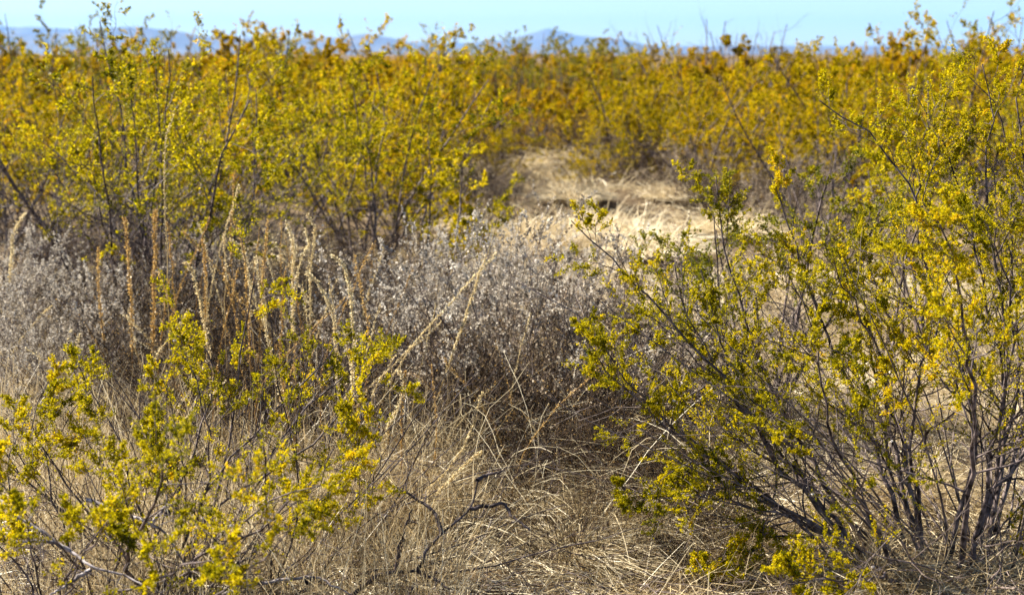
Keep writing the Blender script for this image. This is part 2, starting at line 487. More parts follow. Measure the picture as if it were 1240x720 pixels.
def dry_grass():
    rng = np.random.default_rng(11)
    # upright and leaning blades near the camera
    x, y = field_xy(rng, 52000, 3.3, 8.5)
    keep = (lump(x, y, 2.6, 0.3) + rng.normal(0, 0.8, len(x))) > -0.65
    keep &= thinned(rng, x, y)
    x, y = x[keep], y[keep]; n = len(x)
    L = rng.uniform(0.07, 0.26, n) * (1 + 0.4 * np.clip(lump(x, y, 3.1, 1.3), -1, 1))
    P = blades(rng, x, y, hgt(x, y) - 0.005, L, rng.uniform(0, 6.283, n), rng.uniform(0.05, 0.9, n), rng.uniform(0.2, 1.6, n), None, 3)
    V, F = ribbons(rng, P, rng.uniform(0.0016, 0.0036, n))
    t = np.repeat(np.clip(0.46 + 0.22 * lump(x, y, 1.7, 2.0) + rng.normal(0, 0.28, n), 0, 1), 6)
    mesh_obj('dry_grass', mesh_np('dry_grass', V, F, M['straw'], t), None, 'stuff')
    # fallen straw lying on the ground
    x, y = field_xy(rng, 42000, 3.3, 9.5); keep = thinned(rng, x, y); x, y = x[keep], y[keep]; n = len(x)
    P = blades(rng, x, y, hgt(x, y) + rng.uniform(0.004, 0.05, n), rng.uniform(0.05, 0.24, n), rng.uniform(0, 6.283, n), rng.uniform(1.25, 1.65, n), rng.uniform(-0.1, 0.5, n), None, 3, 0.11)
    V, F = ribbons(rng, P, rng.uniform(0.0016, 0.004, n), 0.5)
    t = np.repeat(np.clip(0.62 + 0.2 * lump(x, y, 1.7, 2.0) + rng.normal(0, 0.2, n), 0, 1), 6)
    mesh_obj('fallen_straw', mesh_np('fallen_straw', V, F, M['straw'], t), None, 'stuff')
    # thin brown and tan stems standing in the left foreground
    y = np.sqrt(rng.uniform(3.4 ** 2, 5.2 ** 2, 6500)); x = rng.uniform(-0.42, -0.03, 6500) * y
    keep = (lump(x, y, 3.3, 0.7) + rng.normal(0, 0.7, len(x))) > -0.3
    x, y = x[keep], y[keep]; n = len(x)
    P = blades(rng, x, y, hgt(x, y) - 0.005, rng.uniform(0.14, 0.46, n), rng.uniform(0, 6.283, n), np.abs(rng.normal(0, 0.30, n)), rng.uniform(0.0, 0.7, n), None, 5, 0.06)
    V, F = ribbons(rng, P, rng.uniform(0.0014, 0.0030, n), 0.5)
    mesh_obj('standing_stems', mesh_np('standing_stems', V, F, M['straw'], np.repeat(np.clip(rng.normal(0.5, 0.3, n), 0, 1), 10)), None, 'stuff')
    # long arching straws lodged in the shaded hollow and over the straw mop
    n = 900; x = rng.normal(0.12, 0.42, n); y = rng.uniform(4.05, 5.35, n)
    P = blades(rng, x, y, hgt(x, y) + rng.uniform(0, 0.12, n), rng.uniform(0.2, 0.6, n), rng.uniform(0, 6.283, n), rng.uniform(0.3, 1.4, n), rng.uniform(0.4, 1.8, n), None, 7, 0.10)
    V, F = ribbons(rng, P, rng.uniform(0.0016, 0.0030, n), 0.5)
    mesh_obj('arching_straw', mesh_np('arching_straw', V, F, M['straw'], np.repeat(np.clip(rng.normal(0.6, 0.3, n), 0, 1), 14)), None, 'stuff')
    # dark bits of twig and old grey litter
    x, y = field_xy(rng, 4500, 3.3, 6.0); n = len(x)
    P = blades(rng, x, y, hgt(x, y) + rng.uniform(0.004, 0.07, n), rng.uniform(0.03, 0.2, n), rng.uniform(0, 6.283, n), rng.uniform(1.1, 1.7, n), rng.uniform(-0.3, 0.4, n), None, 4, 0.2)
    V, F = tubes(P, np.repeat(rng.uniform(0.0006, 0.0018, n)[:, None], 4, 1), 3)
    mesh_obj('twig_litter', mesh_np('twig_litter', V, F, M['bark_lilac']), None, 'stuff')
    # bleached matted grass farther off
    x, y = field_xy(rng, 36000, 7.5, 21.0, 0.6); n = len(x)
    keep = (lump(x, y, 2.0, 0.9) + rng.normal(0, 0.6, n)) > -0.55
    u = x / y; strip = (u > -0.06) & (u < 0.24); keep = (keep | strip) & (strip | (rng.random(n) < 0.30))
    x, y = x[keep], y[keep]; n = len(x)
    L = rng.uniform(0.08, 0.28, n) * (1 + 0.6 * lump(x, y, 2.4, 0.1).clip(-1, 1))
    P = blades(rng, x, y, hgt(x, y) - 0.005, L, rng.uniform(0, 6.283, n), rng.uniform(0.2, 1.3, n), rng.uniform(0.5, 2.0, n), None)
    V, F = ribbons(rng, P, rng.uniform(0.005, 0.011, n))
    t = np.repeat(np.clip(0.45 + 0.28 * lump(x, y, 1.3, 2.0) + rng.normal(0, 0.24, n), 0, 1), 8)
    mesh_obj('bleached_grass', mesh_np('bleached_grass', V, F, M['straw_pale'], t), None, 'stuff')
dry_grass()

def tussock_mesh(seed, n, r, Lmin, Lmax, w, mat, lean=1.1, bend=1.8, tone=0.5, swirl=0.7, wob=0.10):
    rng = np.random.default_rng(seed)
    a = rng.uniform(0, 6.283, n); rr = r * np.sqrt(rng.random(n))
    x, y = rr * np.cos(a), rr * np.sin(a)
    az = a + rng.normal(0, swirl, n)
    ln = np.clip(rr / r * lean + rng.normal(0, 0.22, n), 0.02, 1.4)
    K = 6
    L = rng.uniform(Lmin, Lmax, n)
    d = np.stack([np.sin(ln) * np.cos(az), np.sin(ln) * np.sin(az), np.cos(ln)], 1)
    s = np.linspace(0, 1, K)[1:]
    b = rng.uniform(0.5, 1.0, n)[:, None] * bend * s[None, :] ** 1.3
    D = np.repeat(d[:, None], K - 1, 1) + np.stack([np.cos(az), np.sin(az), 0 * az], 1)[:, None, :] * b[:, :, None] * 0.6
    D[:, :, 2] -= b
    D = norm(D + np.cumsum(rng.normal(0, wob, D.shape), 1))
    p = np.stack([x, y, np.full(n, -0.01)], 1)
    P = np.concatenate([p[:, None], p[:, None] + np.cumsum(D * (L / (K - 1))[:, None, None], 1)], 1)
    P[:, :, 2] = np.maximum(P[:, :, 2], 0.004 + 0.03 * rng.random((n, 1)))
    V, F = ribbons(rng, P, w * rng.uniform(0.6, 1.3, n), 0.3)
    t = np.repeat(np.clip(tone + rng.normal(0, 0.2, n), 0, 1), 2 * K)
    return mesh_np('blades', V, F, mat, t)

def tussock(me, x, y, sc, label, group=None, rz=0.0, tilt=(0, 0)):
    t = thing('grass_tussock', label, 'grass tussock', (x, y, hz(x, y)), rz, group)
    t.scale = (sc, sc, sc)
    t.rotation_euler = (tilt[0], tilt[1], rz)
    mesh_obj('blades', me, t, 'stuff')
    return t

big = tussock_mesh(21, 5600, 0.26, 0.20, 0.46, 0.0026, M['straw'], 1.2, 2.1, 0.50, 0.9, 0.16)
t = tussock(big, -0.06, 4.50, 1.0, 'big mop of drooping straw grass in the bottom centre of the view', rz=0.5, tilt=(0.18, 0.22))
t.scale = (1.1, 0.9, 0.68)
mid_t = [tussock_mesh(31 + k, 1500, 0.13, 0.14, 0.36, 0.0028, M['straw'], 1.2, 1.9, 0.5, 0.9, 0.16) for k in range(3)]
tussock(mid_t[0], 0.40, 4.35, 1.0, 'smaller straw tussock just right of the big drooping mop', rz=1.0, tilt=(0.1, 0.3))
tussock(mid_t[1], -0.34, 4.35, 1.05, 'straw tussock left of the big drooping mop, behind the bare dark twig', rz=2.0, tilt=(0.2, -0.2))
tussock(mid_t[2], 0.18, 4.05, 0.95, 'straw tussock in front of the big drooping mop at the bottom edge', rz=3.0, tilt=(-0.1, 0.25))
rngt = np.random.default_rng(91)
for k in range(34):
    y = 3.75 + 2.9 * rngt.random(); x = rngt.uniform(-0.37, 0.37) * y
    tussock(mid_t[k % 3], x, y, rngt.uniform(0.6, 1.05), 'low straw tussock in the dry grass %s' % ('around the small yellow bush' if x < -0.3 else 'between the two nearest creosote bushes' if x < 0.45 else 'under the large right bush'), 'straw tussocks %s' % ('at left' if x < -0.3 else 'in the middle' if x < 0.45 else 'at right'), rngt.uniform(0, 6))
pale_t = [tussock_mesh(41 + k, 900, 0.24, 0.12, 0.32, 0.008, (M['straw_pale'], M['straw_pale'], M['straw'])[k], 1.05, 1.9, (0.62, 0.5, 0.6)[k], 1.2, 0.24) for k in range(3)]
for k in range(70):
    y = 7.6 + 11.0 * rngt.random() ** 0.9
    x = rngt.uniform(-0.045, 0.16) * y + rngt.normal(0, 0.15) if k < 52 else rngt.uniform(-0.3, 0.3) * y
    tussock(pale_t[k % 3], x, y, rngt.uniform(0.7, 1.6), 'rounded bleached grass tussock in the %s of the open strip between the bushes' % ('near half' if y < 12.5 else 'far half'), 'bleached tussocks, %s of the strip' % ('near half' if y < 12.5 else 'far half'), rngt.uniform(0, 6))

# ------------------------------------------------------------------ the large bush on the right, branch by branch
A_PATHS = [
    [(1.064,3.95,-0.003),(0.943,3.95,0.167),(0.79,4.0,0.348),(0.687,4.05,0.478),(0.608,4.1,0.692),(0.557,4.15,0.883)],
    [(1.076,3.95,0.002),(0.838,3.98,0.251),(0.651,4.0,0.515),(0.509,4.05,0.69),(0.346,4.1,0.851),(0.175,4.12,1.025)],
    [(1.01,3.9,0.021),(0.909,3.9,0.134),(0.669,3.95,0.278),(0.436,4.0,0.441),(0.294,4.0,0.577),(0.206,4.0,0.7)],
    [(1.021,3.85,0.028),(0.802,3.85,0.189),(0.596,3.9,0.234),(0.434,3.95,0.235),(0.305,4.0,0.245)],
    [(1.122,4.0,-0.017),(0.951,4.1,0.208),(0.811,4.2,0.466),(0.725,4.25,0.663),(0.663,4.3,0.887),(0.633,4.35,1.137)],
    [(1.184,4.0,-0.017),(1.11,4.1,0.286),(1.038,4.2,0.492),(0.939,4.25,0.714),(0.879,4.3,0.912),(0.795,4.3,1.129)],
    [(1.232,3.9,-0.004),(1.29,3.9,0.134),(1.324,3.9,0.345),(1.328,3.92,0.462),(1.293,3.95,0.625),(1.249,4.0,0.765),(1.213,4.1,0.964),(1.187,4.15,1.088),(1.073,4.2,1.258),(0.915,4.25,1.373)],
    [(1.203,3.9,-0.004),(1.16,3.9,0.296),(1.147,3.9,0.564),(1.207,3.9,0.767),(1.168,3.85,0.881),(1.1,3.8,1.049)],
    [(1.324,3.9,-0.004),(1.417,4.0,0.214),(1.546,4.05,0.402),(1.668,4.1,0.692),(1.733,4.2,1.051)],
    [(1.416,4.1,-0.055),(1.512,4.2,0.256),(1.531,4.3,0.653),(1.471,4.35,1.086),(1.493,4.4,1.313),(1.453,4.4,1.477)],
    [(1.284,4.0,-0.043),(1.177,4.1,0.182),(1.102,4.15,0.478),(1.078,4.2,0.724),(1.056,4.25,0.945)],
    [(1.264,4.1,-0.055),(1.183,4.3,0.388),(1.245,4.45,0.758),(1.333,4.5,1.151),(1.386,4.5,1.386)],
    [(1.299,3.9,0.008),(1.488,3.85,0.164),(1.646,3.8,0.302)],
    [(1.088,3.75,0.042),(0.95,3.5,0.15),(0.786,3.35,0.197),(0.622,3.25,0.236)],
    [(1.266,3.8,0.047),(1.219,3.6,0.479),(1.115,3.4,0.83),(1.036,3.3,1.049),(0.958,3.25,1.152)],
    [(1.453,4.1,-0.055),(1.612,4.3,0.388),(1.642,4.4,0.899),(1.612,4.5,1.334),(1.638,4.5,1.541)],
    [(1.074,4.05,-0.036),(0.863,4.3,0.226),(0.689,4.4,0.444),(0.534,4.45,0.569),(0.404,4.5,0.613)],
    [(1.091,3.8,0.034),(0.949,3.7,0.311),(0.838,3.65,0.556),(0.786,3.6,0.791),(0.739,3.6,0.9)],
    [(1.06,4.0,-0.017),(0.886,3.95,0.079),(0.742,3.9,0.134),(0.639,3.85,0.127),(0.539,3.8,0.059)],
    [(1.428,4.1,-0.055),(1.543,4.3,0.441),(1.459,4.4,0.899),(1.382,4.45,1.181),(1.268,4.45,1.362)],
    [(1.446,4.15,-0.074),(1.614,4.4,0.498),(1.609,4.5,0.939),(1.58,4.55,1.28),(1.479,4.55,1.424)],
    [(1.324,3.9,-0.004),(1.358,3.85,0.36),(1.378,3.8,0.705),(1.323,3.75,0.965),(1.258,3.75,1.121)],
    [(1.233,4.0,-0.017),(1.153,4.05,0.402),(1.055,4.0,0.663),(0.94,3.95,0.865),(0.902,3.9,0.944)],
    [(1.076,3.95,0.002),(0.783,4.0,0.189),(0.565,4.05,0.351),(0.421,4.1,0.465),(0.295,4.1,0.617),(0.245,4.1,0.705)],
]
C1_PATHS = [
    [(-0.973,3.75,0.024),(-0.847,3.75,0.316),(-0.831,3.75,0.483),(-0.869,3.75,0.635),(-0.945,3.8,0.705)],
    [(-0.909,3.75,0.175),(-0.82,3.75,0.356),(-0.645,3.8,0.541),(-0.532,3.85,0.647),(-0.426,3.85,0.741)],
    [(-0.936,3.75,0.078),(-0.792,3.7,0.287),(-0.561,3.7,0.451),(-0.424,3.7,0.589),(-0.351,3.7,0.692)],
    [(-0.973,3.75,0.024),(-1.019,3.7,0.263),(-1.058,3.7,0.404),(-1.111,3.75,0.53),(-1.199,3.8,0.658)],
    [(-0.985,3.75,0.024),(-1.135,3.7,0.216),(-1.256,3.75,0.366),(-1.334,3.8,0.494),(-1.298,3.85,0.6)],
    [(-0.949,3.7,0.044),(-0.731,3.5,0.241),(-0.583,3.4,0.364),(-0.469,3.35,0.487),(-0.441,3.3,0.564)],
    [(-0.975,3.8,0.005),(-0.989,4.0,0.214),(-0.928,4.15,0.427),(-0.913,4.2,0.57),(-1.052,4.2,0.744)],
    [(-0.963,3.8,0.005),(-0.879,4.0,0.214),(-0.829,4.1,0.491),(-0.797,4.1,0.692),(-0.76,4.1,0.866)],
    [(-0.983,3.7,0.044),(-0.985,3.4,0.211),(-0.856,3.1,0.424),(-0.742,2.9,0.623),(-0.695,2.8,0.741)],
    [(-1.146,3.7,-0.011),(-1.243,3.75,0.175),(-1.294,3.8,0.375),(-1.232,3.85,0.528),(-1.181,3.85,0.612)],
    [(-1.146,3.7,-0.011),(-1.04,3.6,0.205),(-1.009,3.6,0.388),(-0.962,3.65,0.511),(-0.947,3.65,0.601)],
    [(-1.131,3.65,0.009),(-1.243,3.6,0.135),(-1.322,3.6,0.297),(-1.353,3.65,0.442),(-1.32,3.7,0.543)],
    [(-1.146,3.7,-0.011),(-0.977,3.7,0.192),(-0.924,3.75,0.389),(-1.011,3.8,0.517)],
    [(-0.962,3.75,0.024),(-0.763,3.9,0.221),(-0.646,3.95,0.429),(-0.481,4.0,0.589),(-0.396,4.0,0.651)],
    [(-0.949,3.7,0.044),(-0.709,3.6,0.181),(-0.551,3.6,0.297),(-0.422,3.65,0.419),(-0.398,3.65,0.533)],
    [(-1.115,3.6,0.03),(-1.089,3.4,0.233),(-0.99,3.3,0.397),(-1.044,3.3,0.523)],
    [(-0.923,3.6,0.084),(-0.751,3.3,0.291),(-0.55,3.1,0.484),(-0.439,3.0,0.555)],
    [(-0.949,3.7,0.044),(-0.677,3.8,0.157),(-0.517,3.85,0.287),(-0.426,3.9,0.418)],
]
C2_PATHS = [
    [(-1.113,3.2,0.14),(-1.033,3.1,0.304),(-0.94,3.0,0.42),(-0.867,2.95,0.514),(-0.797,2.9,0.568)],
    [(-1.113,3.2,0.14),(-1.125,3.15,0.326),(-1.145,3.1,0.503),(-1.207,3.1,0.582)],
    [(-1.094,3.2,0.13),(-0.909,3.0,0.304),(-0.703,2.85,0.419),(-0.592,2.75,0.493)],
    [(-1.103,3.2,0.14),(-0.98,3.0,0.362),(-0.996,2.9,0.494),(-1.044,2.85,0.584)],
    [(-1.084,3.2,0.13),(-0.755,2.9,0.306),(-0.57,2.8,0.42),(-0.455,2.75,0.546)],
    [(-1.13,3.25,0.119),(-1.2,3.3,0.249),(-1.316,3.3,0.355),(-1.371,3.3,0.439)],
]
D1_PATHS = [
    [(-0.457,3.6,0.046),(-0.353,3.6,0.121),(-0.255,3.6,0.135),(-0.233,3.6,0.184),(-0.202,3.62,0.216),(-0.114,3.66,0.288),(-0.094,3.68,0.361)],
    [(-0.114,3.66,0.288),(-0.067,3.66,0.295),(-0.022,3.66,0.3),(0.007,3.62,0.272),(0.053,3.6,0.246)],
    [(-0.255,3.6,0.135),(-0.21,3.58,0.119),(-0.165,3.55,0.101)],
    [(-0.309,3.6,0.128),(-0.303,3.6,0.191),(-0.287,3.6,0.251),(-0.269,3.6,0.301)],
    [(-0.094,3.68,0.361),(-0.068,3.7,0.369),(-0.018,3.7,0.385)],
    [(-0.189,3.63,0.229),(-0.213,3.66,0.277),(-0.271,3.7,0.311),(-0.34,3.72,0.339)],
]
D2_PATHS = [
    [(-1.319,3.35,0.427),(-1.247,3.3,0.422),(-1.181,3.25,0.397),(-1.053,3.2,0.336),(-0.986,3.15,0.314),(-0.909,3.15,0.293),(-0.824,3.1,0.274)],
    [(-1.053,3.2,0.336),(-1.101,3.2,0.359),(-1.179,3.2,0.359),(-1.256,3.2,0.39)],
    [(-1.101,3.5,0.364),(-0.988,3.45,0.343),(-0.911,3.4,0.331),(-0.866,3.4,0.298),(-0.828,3.4,0.211)],
    [(-0.911,3.4,0.331),(-0.873,3.4,0.381),(-0.866,3.4,0.407)],
    [(-0.758,3.5,0.105),(-0.703,3.5,0.127),(-0.605,3.5,0.146),(-0.533,3.5,0.155),(-0.486,3.5,0.143),(-0.416,3.45,0.125)],
    [(-0.99,3.15,0.306),(-1.074,3.1,0.264)],
]
S_PATHS = [
    [(-0.29,4.9,0.233),(-0.266,4.9,0.294),(-0.203,4.9,0.472),(-0.149,4.9,0.645),(-0.099,4.9,0.783),(-0.049,4.9,0.932)],
    [(-0.371,4.9,0.172),(-0.346,4.9,0.309),(-0.309,4.9,0.46),(-0.272,4.9,0.633)],
    [(-0.516,4.4,0.362),(-0.509,4.4,0.579),(-0.513,4.4,0.767),(-0.538,4.4,0.859),(-0.569,4.4,0.878)],
    [(-0.429,4.7,0.108),(-0.417,4.7,0.357),(-0.405,4.7,0.591)],
    [(-0.282,4.2,0.123),(-0.251,4.2,0.174),(-0.156,4.2,0.298),(-0.117,4.2,0.398),(-0.094,4.2,0.476)],
    [(-0.238,4.1,0.169),(-0.203,4.1,0.213),(-0.15,4.1,0.273),(-0.095,4.1,0.324)],
    [(-1.465,5.6,0.156),(-1.446,5.6,0.59),(-1.426,5.6,0.885)],
    [(-1.58,5.7,0.132),(-1.566,5.7,0.584),(-1.581,5.7,0.85)],
    [(-1.329,5.4,0.171),(-1.316,5.4,0.577),(-1.333,5.4,0.858)],
    [(-0.988,5.2,0.22),(-0.997,5.2,0.718),(-1.039,5.2,0.925)],
    [(-0.965,5.2,0.252),(-0.94,5.2,0.58),(-0.909,5.2,0.895)],
    [(-0.806,5.1,0.244),(-0.805,5.1,0.526),(-0.803,5.1,0.836)],
    [(-0.578,4.6,0.31),(-0.596,4.6,0.63),(-0.63,4.6,0.728),(-0.678,4.6,0.794)],
    [(-1.058,4.9,0.294),(-1.109,4.9,0.677),(-1.151,4.9,0.78)],
    [(-1.319,5.3,0.391),(-1.312,5.3,0.933),(-1.306,5.3,1.136),(-1.263,5.3,1.28)],
    [(-0.493,4.5,0.167),(-0.456,4.5,0.392),(-0.383,4.5,0.531)],
    [(-0.359,4.4,0.197),(-0.354,4.4,0.362),(-0.344,4.4,0.498)],
    [(-1.199,6,0.318),(-1.207,6,0.716),(-1.179,6,1.017)],
    [(-0.79,5.0,0.269),(-0.792,5.0,0.648),(-0.782,5.0,0.811),(-0.803,5.0,0.912)],
    [(-0.845,5.1,0.276),(-0.784,5.1,0.721),(-0.736,5.1,0.827),(-0.753,5.1,0.87)],
    [(-0.763,5.1,0.244),(-0.735,5.1,0.76),(-0.718,5.1,0.861),(-0.749,5.1,0.93)],
    [(-1.126,5.4,0.204),(-1.115,5.4,0.701),(-1.107,5.4,0.836),(-1.051,5.4,1.005)],
    [(-0.984,5.3,0.228),(-1.004,5.3,0.597),(-1.02,5.3,0.776),(-1.073,5.3,0.807)],
    [(-0.411,4.4,0.28),(-0.389,4.4,0.343),(-0.356,4.4,0.4),(-0.347,4.4,0.482),(-0.362,4.4,0.501)],
    [(-2.555,7.0,0.121),(-2.507,7.0,0.573),(-2.436,7.0,0.718)],
    [(-1.737,5.9,0.193),(-1.758,5.9,0.481),(-1.754,5.9,0.694)],
    [(-1.214,5.3,0.228),(-1.167,5.3,0.617),(-1.173,5.3,0.807)],
]


def build_hero():
    rng = np.random.default_rng(107)
    st = guided(rng, A_PATHS, 18, 0.0078, 0.0014, 0.0070)
    data = creosote(rng, st, l1=15, l2=9, l3=11, nl=11, size=0.0072, t_start=0.20, vig0=0.04, bare=0.05, tone=0.01, len1=(0.33, 0.08), len2=(0.42, 0.46), len3=(0.020, 0.011), sides=(6, 5, 4, 0))
    root = thing('creosote_bush', 'large open creosote bush with yellow green leaves filling the right side', 'bush')
    build_bush(root, rng, data, M['bark'], M['leaf_near'], True, 3)
    # dead grey twigs low down inside the bush
    tw = auto_stems(rng, 46, 1.0, 0.30, 1.35, 10, 0.0042, 0.2, 0.12, 0.25)
    tw.P[:, :, 0] -= 0.38 * np.linspace(0, 1, 10)[None, :] ** 1.3
    tw.P += np.array([1.30, 3.98, 0.02])
    b = spawn(rng, tw, 5, 0.3, 1.0, 0.7, 0.5, 0.2, 7, 0.16, 0.1, 0.6)
    c = spawn(rng, b, 3, 0.3, 1.0, 0.7, 0.5, 0.3, 5, 0.16, 0.1, 0.6)
    V, F = join([tubes(tw.P, tw.R, 5), tubes(b.P, b.R, 4), tubes(c.P, c.R, 3)])
    mesh_obj('dead_twigs', mesh_np('dead_twigs', V, F, M['bark_lilac'], smooth=True), root, 'stuff')
build_hero()

def build_small(paths, seed, label, nl, size, tone, leafy=1.0, bare=0.12, l1=6, fl=2, twigs=None):
    rng = np.random.default_rng(seed)
    st = guided(rng, paths, 12, 0.0062, 0.0016, 0.006)
    data = creosote(rng, st, l1=l1, l2=6, l3=11, nl=nl, size=size, t_start=0.30, bare=bare, tone=tone, len1=(0.28, 0.14), len2=(0.42, 0.42), len3=(0.024, 0.014), sides=(6, 5, 4, 0), leafy=leafy)
    root = thing('creosote_bush', label, 'bush')
    build_bush(root, rng, data, M['bark'], M['leaf_near'], True, fl)
    if twigs:
        tw = auto_stems(rng, twigs[0], twigs[3], 0.35, 1.35, 10, 0.0034, 0.35, 0.13, 0.2)
        tw.P += np.array([twigs[1], twigs[2], 0.02])
        c1 = spawn(rng, tw, 5, 0.25, 1.0, 0.7, 0.5, 0.22, 6, 0.15, 0.1, 0.6)
        c2 = spawn(rng, c1, 3, 0.3, 1.0, 0.7, 0.5, 0.3, 4, 0.15, 0.1, 0.7)
        V, F = join([tubes(tw.P, tw.R, 5), tubes(c1.P, c1.R, 3), tubes(c2.P, c2.R, 3)])
        mesh_obj('dead_twigs', mesh_np('dead_twigs', V, F, M['bark_dark'], smooth=True), root, 'stuff')
build_small(C1_PATHS, 201, 'small bright yellow creosote bush in the lower left with black stems', 12, 0.0070, 0.02, bare=0.06, l1=9, twigs=(60, -0.80, 3.95, 0.75))
build_small(C2_PATHS, 202, 'low creosote sprigs closest to the camera in the bottom left corner, out of focus', 10, 0.0086, 0.08, bare=0.2, l1=6, twigs=(30, -1.05, 3.35, 0.45))

def build_dead(paths, seed, label, bark, r0, n1=4):
    rng = np.random.default_rng(seed)
    st = guided(rng, paths, 18, r0, r0 * 0.35, 0.0018)
    b = spawn(rng, st, n1, 0.25, 1.0, 0.8, 0.30, 0.15, 6, 0.10, 0.15, 0.45)
    c = spawn(rng, b, 2, 0.3, 1.0, 0.8, 0.5, 0.3, 4, 0.12, 0.1, 0.6)
    root = thing('dead_branch', label, 'dead branch')
    for k in range(len(paths)):
        V, F = join([tubes(st.P[k:k + 1], st.R[k:k + 1], 7)] + [tubes(l.P[l.root == k], l.R[l.root == k], 4) for l in (b, c)])
        mesh_obj('limb', mesh_np('limb', V, F, bark, smooth=True), root)
    return root
d1 = build_dead(D1_PATHS, 301, 'bare dark forked twig rising from the bottom edge left of centre', M['bark_dark'], 0.0115, 3)
d2 = build_dead(D2_PATHS, 302, 'sprawling weathered grey branch across the bottom left corner', M['bark_grey'], 0.0105, 3)
def gall(parent, p, r):
    bm_v = norm(np.random.default_rng(9).normal(size=(1, 3)))
    th = np.linspace(0.15, math.pi - 0.15, 8); ph = np.arange(10) * 2 * math.pi / 10
    T, Ph = np.meshgrid(th, ph, indexing='ij')
    rr = r * (1 + 0.10 * np.sin(5 * Ph + 3 * T) + 0.06 * np.cos(3 * Ph - 4 * T))
    V = np.stack([rr * np.sin(T) * np.cos(Ph), rr * np.sin(T) * np.sin(Ph), rr * np.cos(T)], -1).reshape(-1, 3)
    F = [(i * 10 + j, i * 10 + (j + 1) % 10, (i + 1) * 10 + (j + 1) % 10, (i + 1) * 10 + j) for i in range(7) for j in range(10)]
    o = mesh_obj('gall', mesh_np('gall', V, np.array(F), M['gall'], smooth=True), parent); o.location = p
gall(d2, (-0.866, 3.395, 0.365), 0.009)
gall(d2, (-0.532, 3.49, 0.148), 0.010)

# ------------------------------------------------------------------ mid-distance creosote bushes, each grown for its own place
def build_mid(x, y, H, seed, label, leaf='leaf_near', n=12, nl=9, size=0.0160, tilt=(0.12, 0.95), tone=0.0, bare=0.16, per=True, l1=7, ts=0.20, bark='bark', sc=(1, 1), foot=0.10, lean=0.0, twigs=0):
    rng = np.random.default_rng(seed)
    st = auto_stems(rng, n, H, tilt[0], tilt[1], 12, 0.011, foot)
    if lean:
        st.P[:, :, 0] += lean * np.linspace(0, 1, 12)[None, :] ** 1.5
    data = creosote(rng, st, l1=l1 + 2, l2=6, l3=6, nl=nl, size=size, t_start=ts, len1=(0.40, 0.16), len2=(0.40, 0.42), len3=(0.035, 0.02), bare=bare, tone=tone, sides=(4, 3, 3, 0) if y < 8 else (4, 3, 0, 0))
    root = thing('creosote_bush', label, 'bush', (x, y, hz(x, y)))
    root.scale = (sc[0], sc[0], sc[1])
    if twigs:
        tw = auto_stems(rng, twigs, H * 0.72, 0.25, 1.3, 9, 0.005, 0.25, 0.16, 0.2)
        c1 = spawn(rng, tw, 5, 0.25, 1.0, 0.7, 0.5, 0.25, 6, 0.16, 0.1, 0.6, rmin=0.0014)
        c2 = spawn(rng, c1, 4, 0.25, 1.0, 0.7, 0.5, 0.35, 4, 0.16, 0.1, 0.7, rmin=0.0012)
        V, F = join([tubes(tw.P, tw.R, 4), tubes(c1.P, c1.R, 3), tubes(c2.P, c2.R, 3)])
        mesh_obj('dead_twigs', mesh_np('dead_twigs', V, F, M['bark']), root, 'stuff')
    build_bush(root, rng, data, M[bark], M[leaf], per)
    return root
build_mid(-1.98, 7.7, 1.62, 401, 'tall creosote bush with dark trunks behind the brown weed stalks, tips above the skyline', tilt=(0.05, 0.85), n=15, bare=0.10, tone=-0.11, ts=0.25, twigs=60)
build_mid(-3.25, 8.8, 1.50, 402, 'creosote bush at the left edge with black stems, behind the pale grey shrub', tone=-0.14, n=10, twigs=26)
build_mid(-0.98, 9.2, 1.50, 403, 'upright yellow green creosote bush at the left edge of the open grass strip', tilt=(0.05, 0.6), n=11,  tone=-0.14, ts=0.20)
build_mid(-0.55, 8.7, 0.95, 404, 'short creosote bush leaning over the open grass strip, right of the upright one', tilt=(0.2, 0.9), n=9,  tone=0.0, lean=0.15)
build_mid(-1.75, 10.6, 1.45, 405, 'dense creosote bush half hidden between the tall dark trunked bush and the upright one', tone=0.04, n=10)
build_mid(-2.95, 11.6, 1.5, 406, 'golden creosote bush beyond the dark trunked bush on the left', 'leaf_gold', tone=0.0, n=10, per=False)
build_mid(-2.55, 8.9, 1.42, 413, 'yellow creosote bush just behind and left of the dark trunked bush', n=12,  tone=-0.08, tilt=(0.1, 0.9))
build_mid(0.95, 5.6, 1.12, 407, 'olive green creosote bush directly behind the left arms of the large right bush', 'leaf_green', n=9, tilt=(0.05, 0.5), tone=0.12,  size=0.011, ts=0.35)
build_mid(2.05, 6.8, 1.35, 408, 'creosote bush behind the large right bush at the right edge', 'leaf_near', n=10, tone=0.0)
build_mid(2.3, 10.6, 1.30, 409, 'open creosote bush with bare lower stems beyond the large right bush', 'leaf_gold', n=10, tone=0.0, ts=0.5, tilt=(0.2, 0.9))
build_mid(1.75, 13.0, 1.30, 410, 'golden creosote bush on spreading bare legs at the right of the open strip', 'leaf_gold', n=10, tone=0.03, ts=0.5, tilt=(0.2, 0.9), per=False)
build_mid(3.9, 11.0, 1.72, 411, 'tall thin creosote bush whose loose tips stand against the sky at the upper right', 'leaf_near', n=10, tone=-0.05, nl=6, bare=0.3, tilt=(0.05, 0.55), ts=0.4)

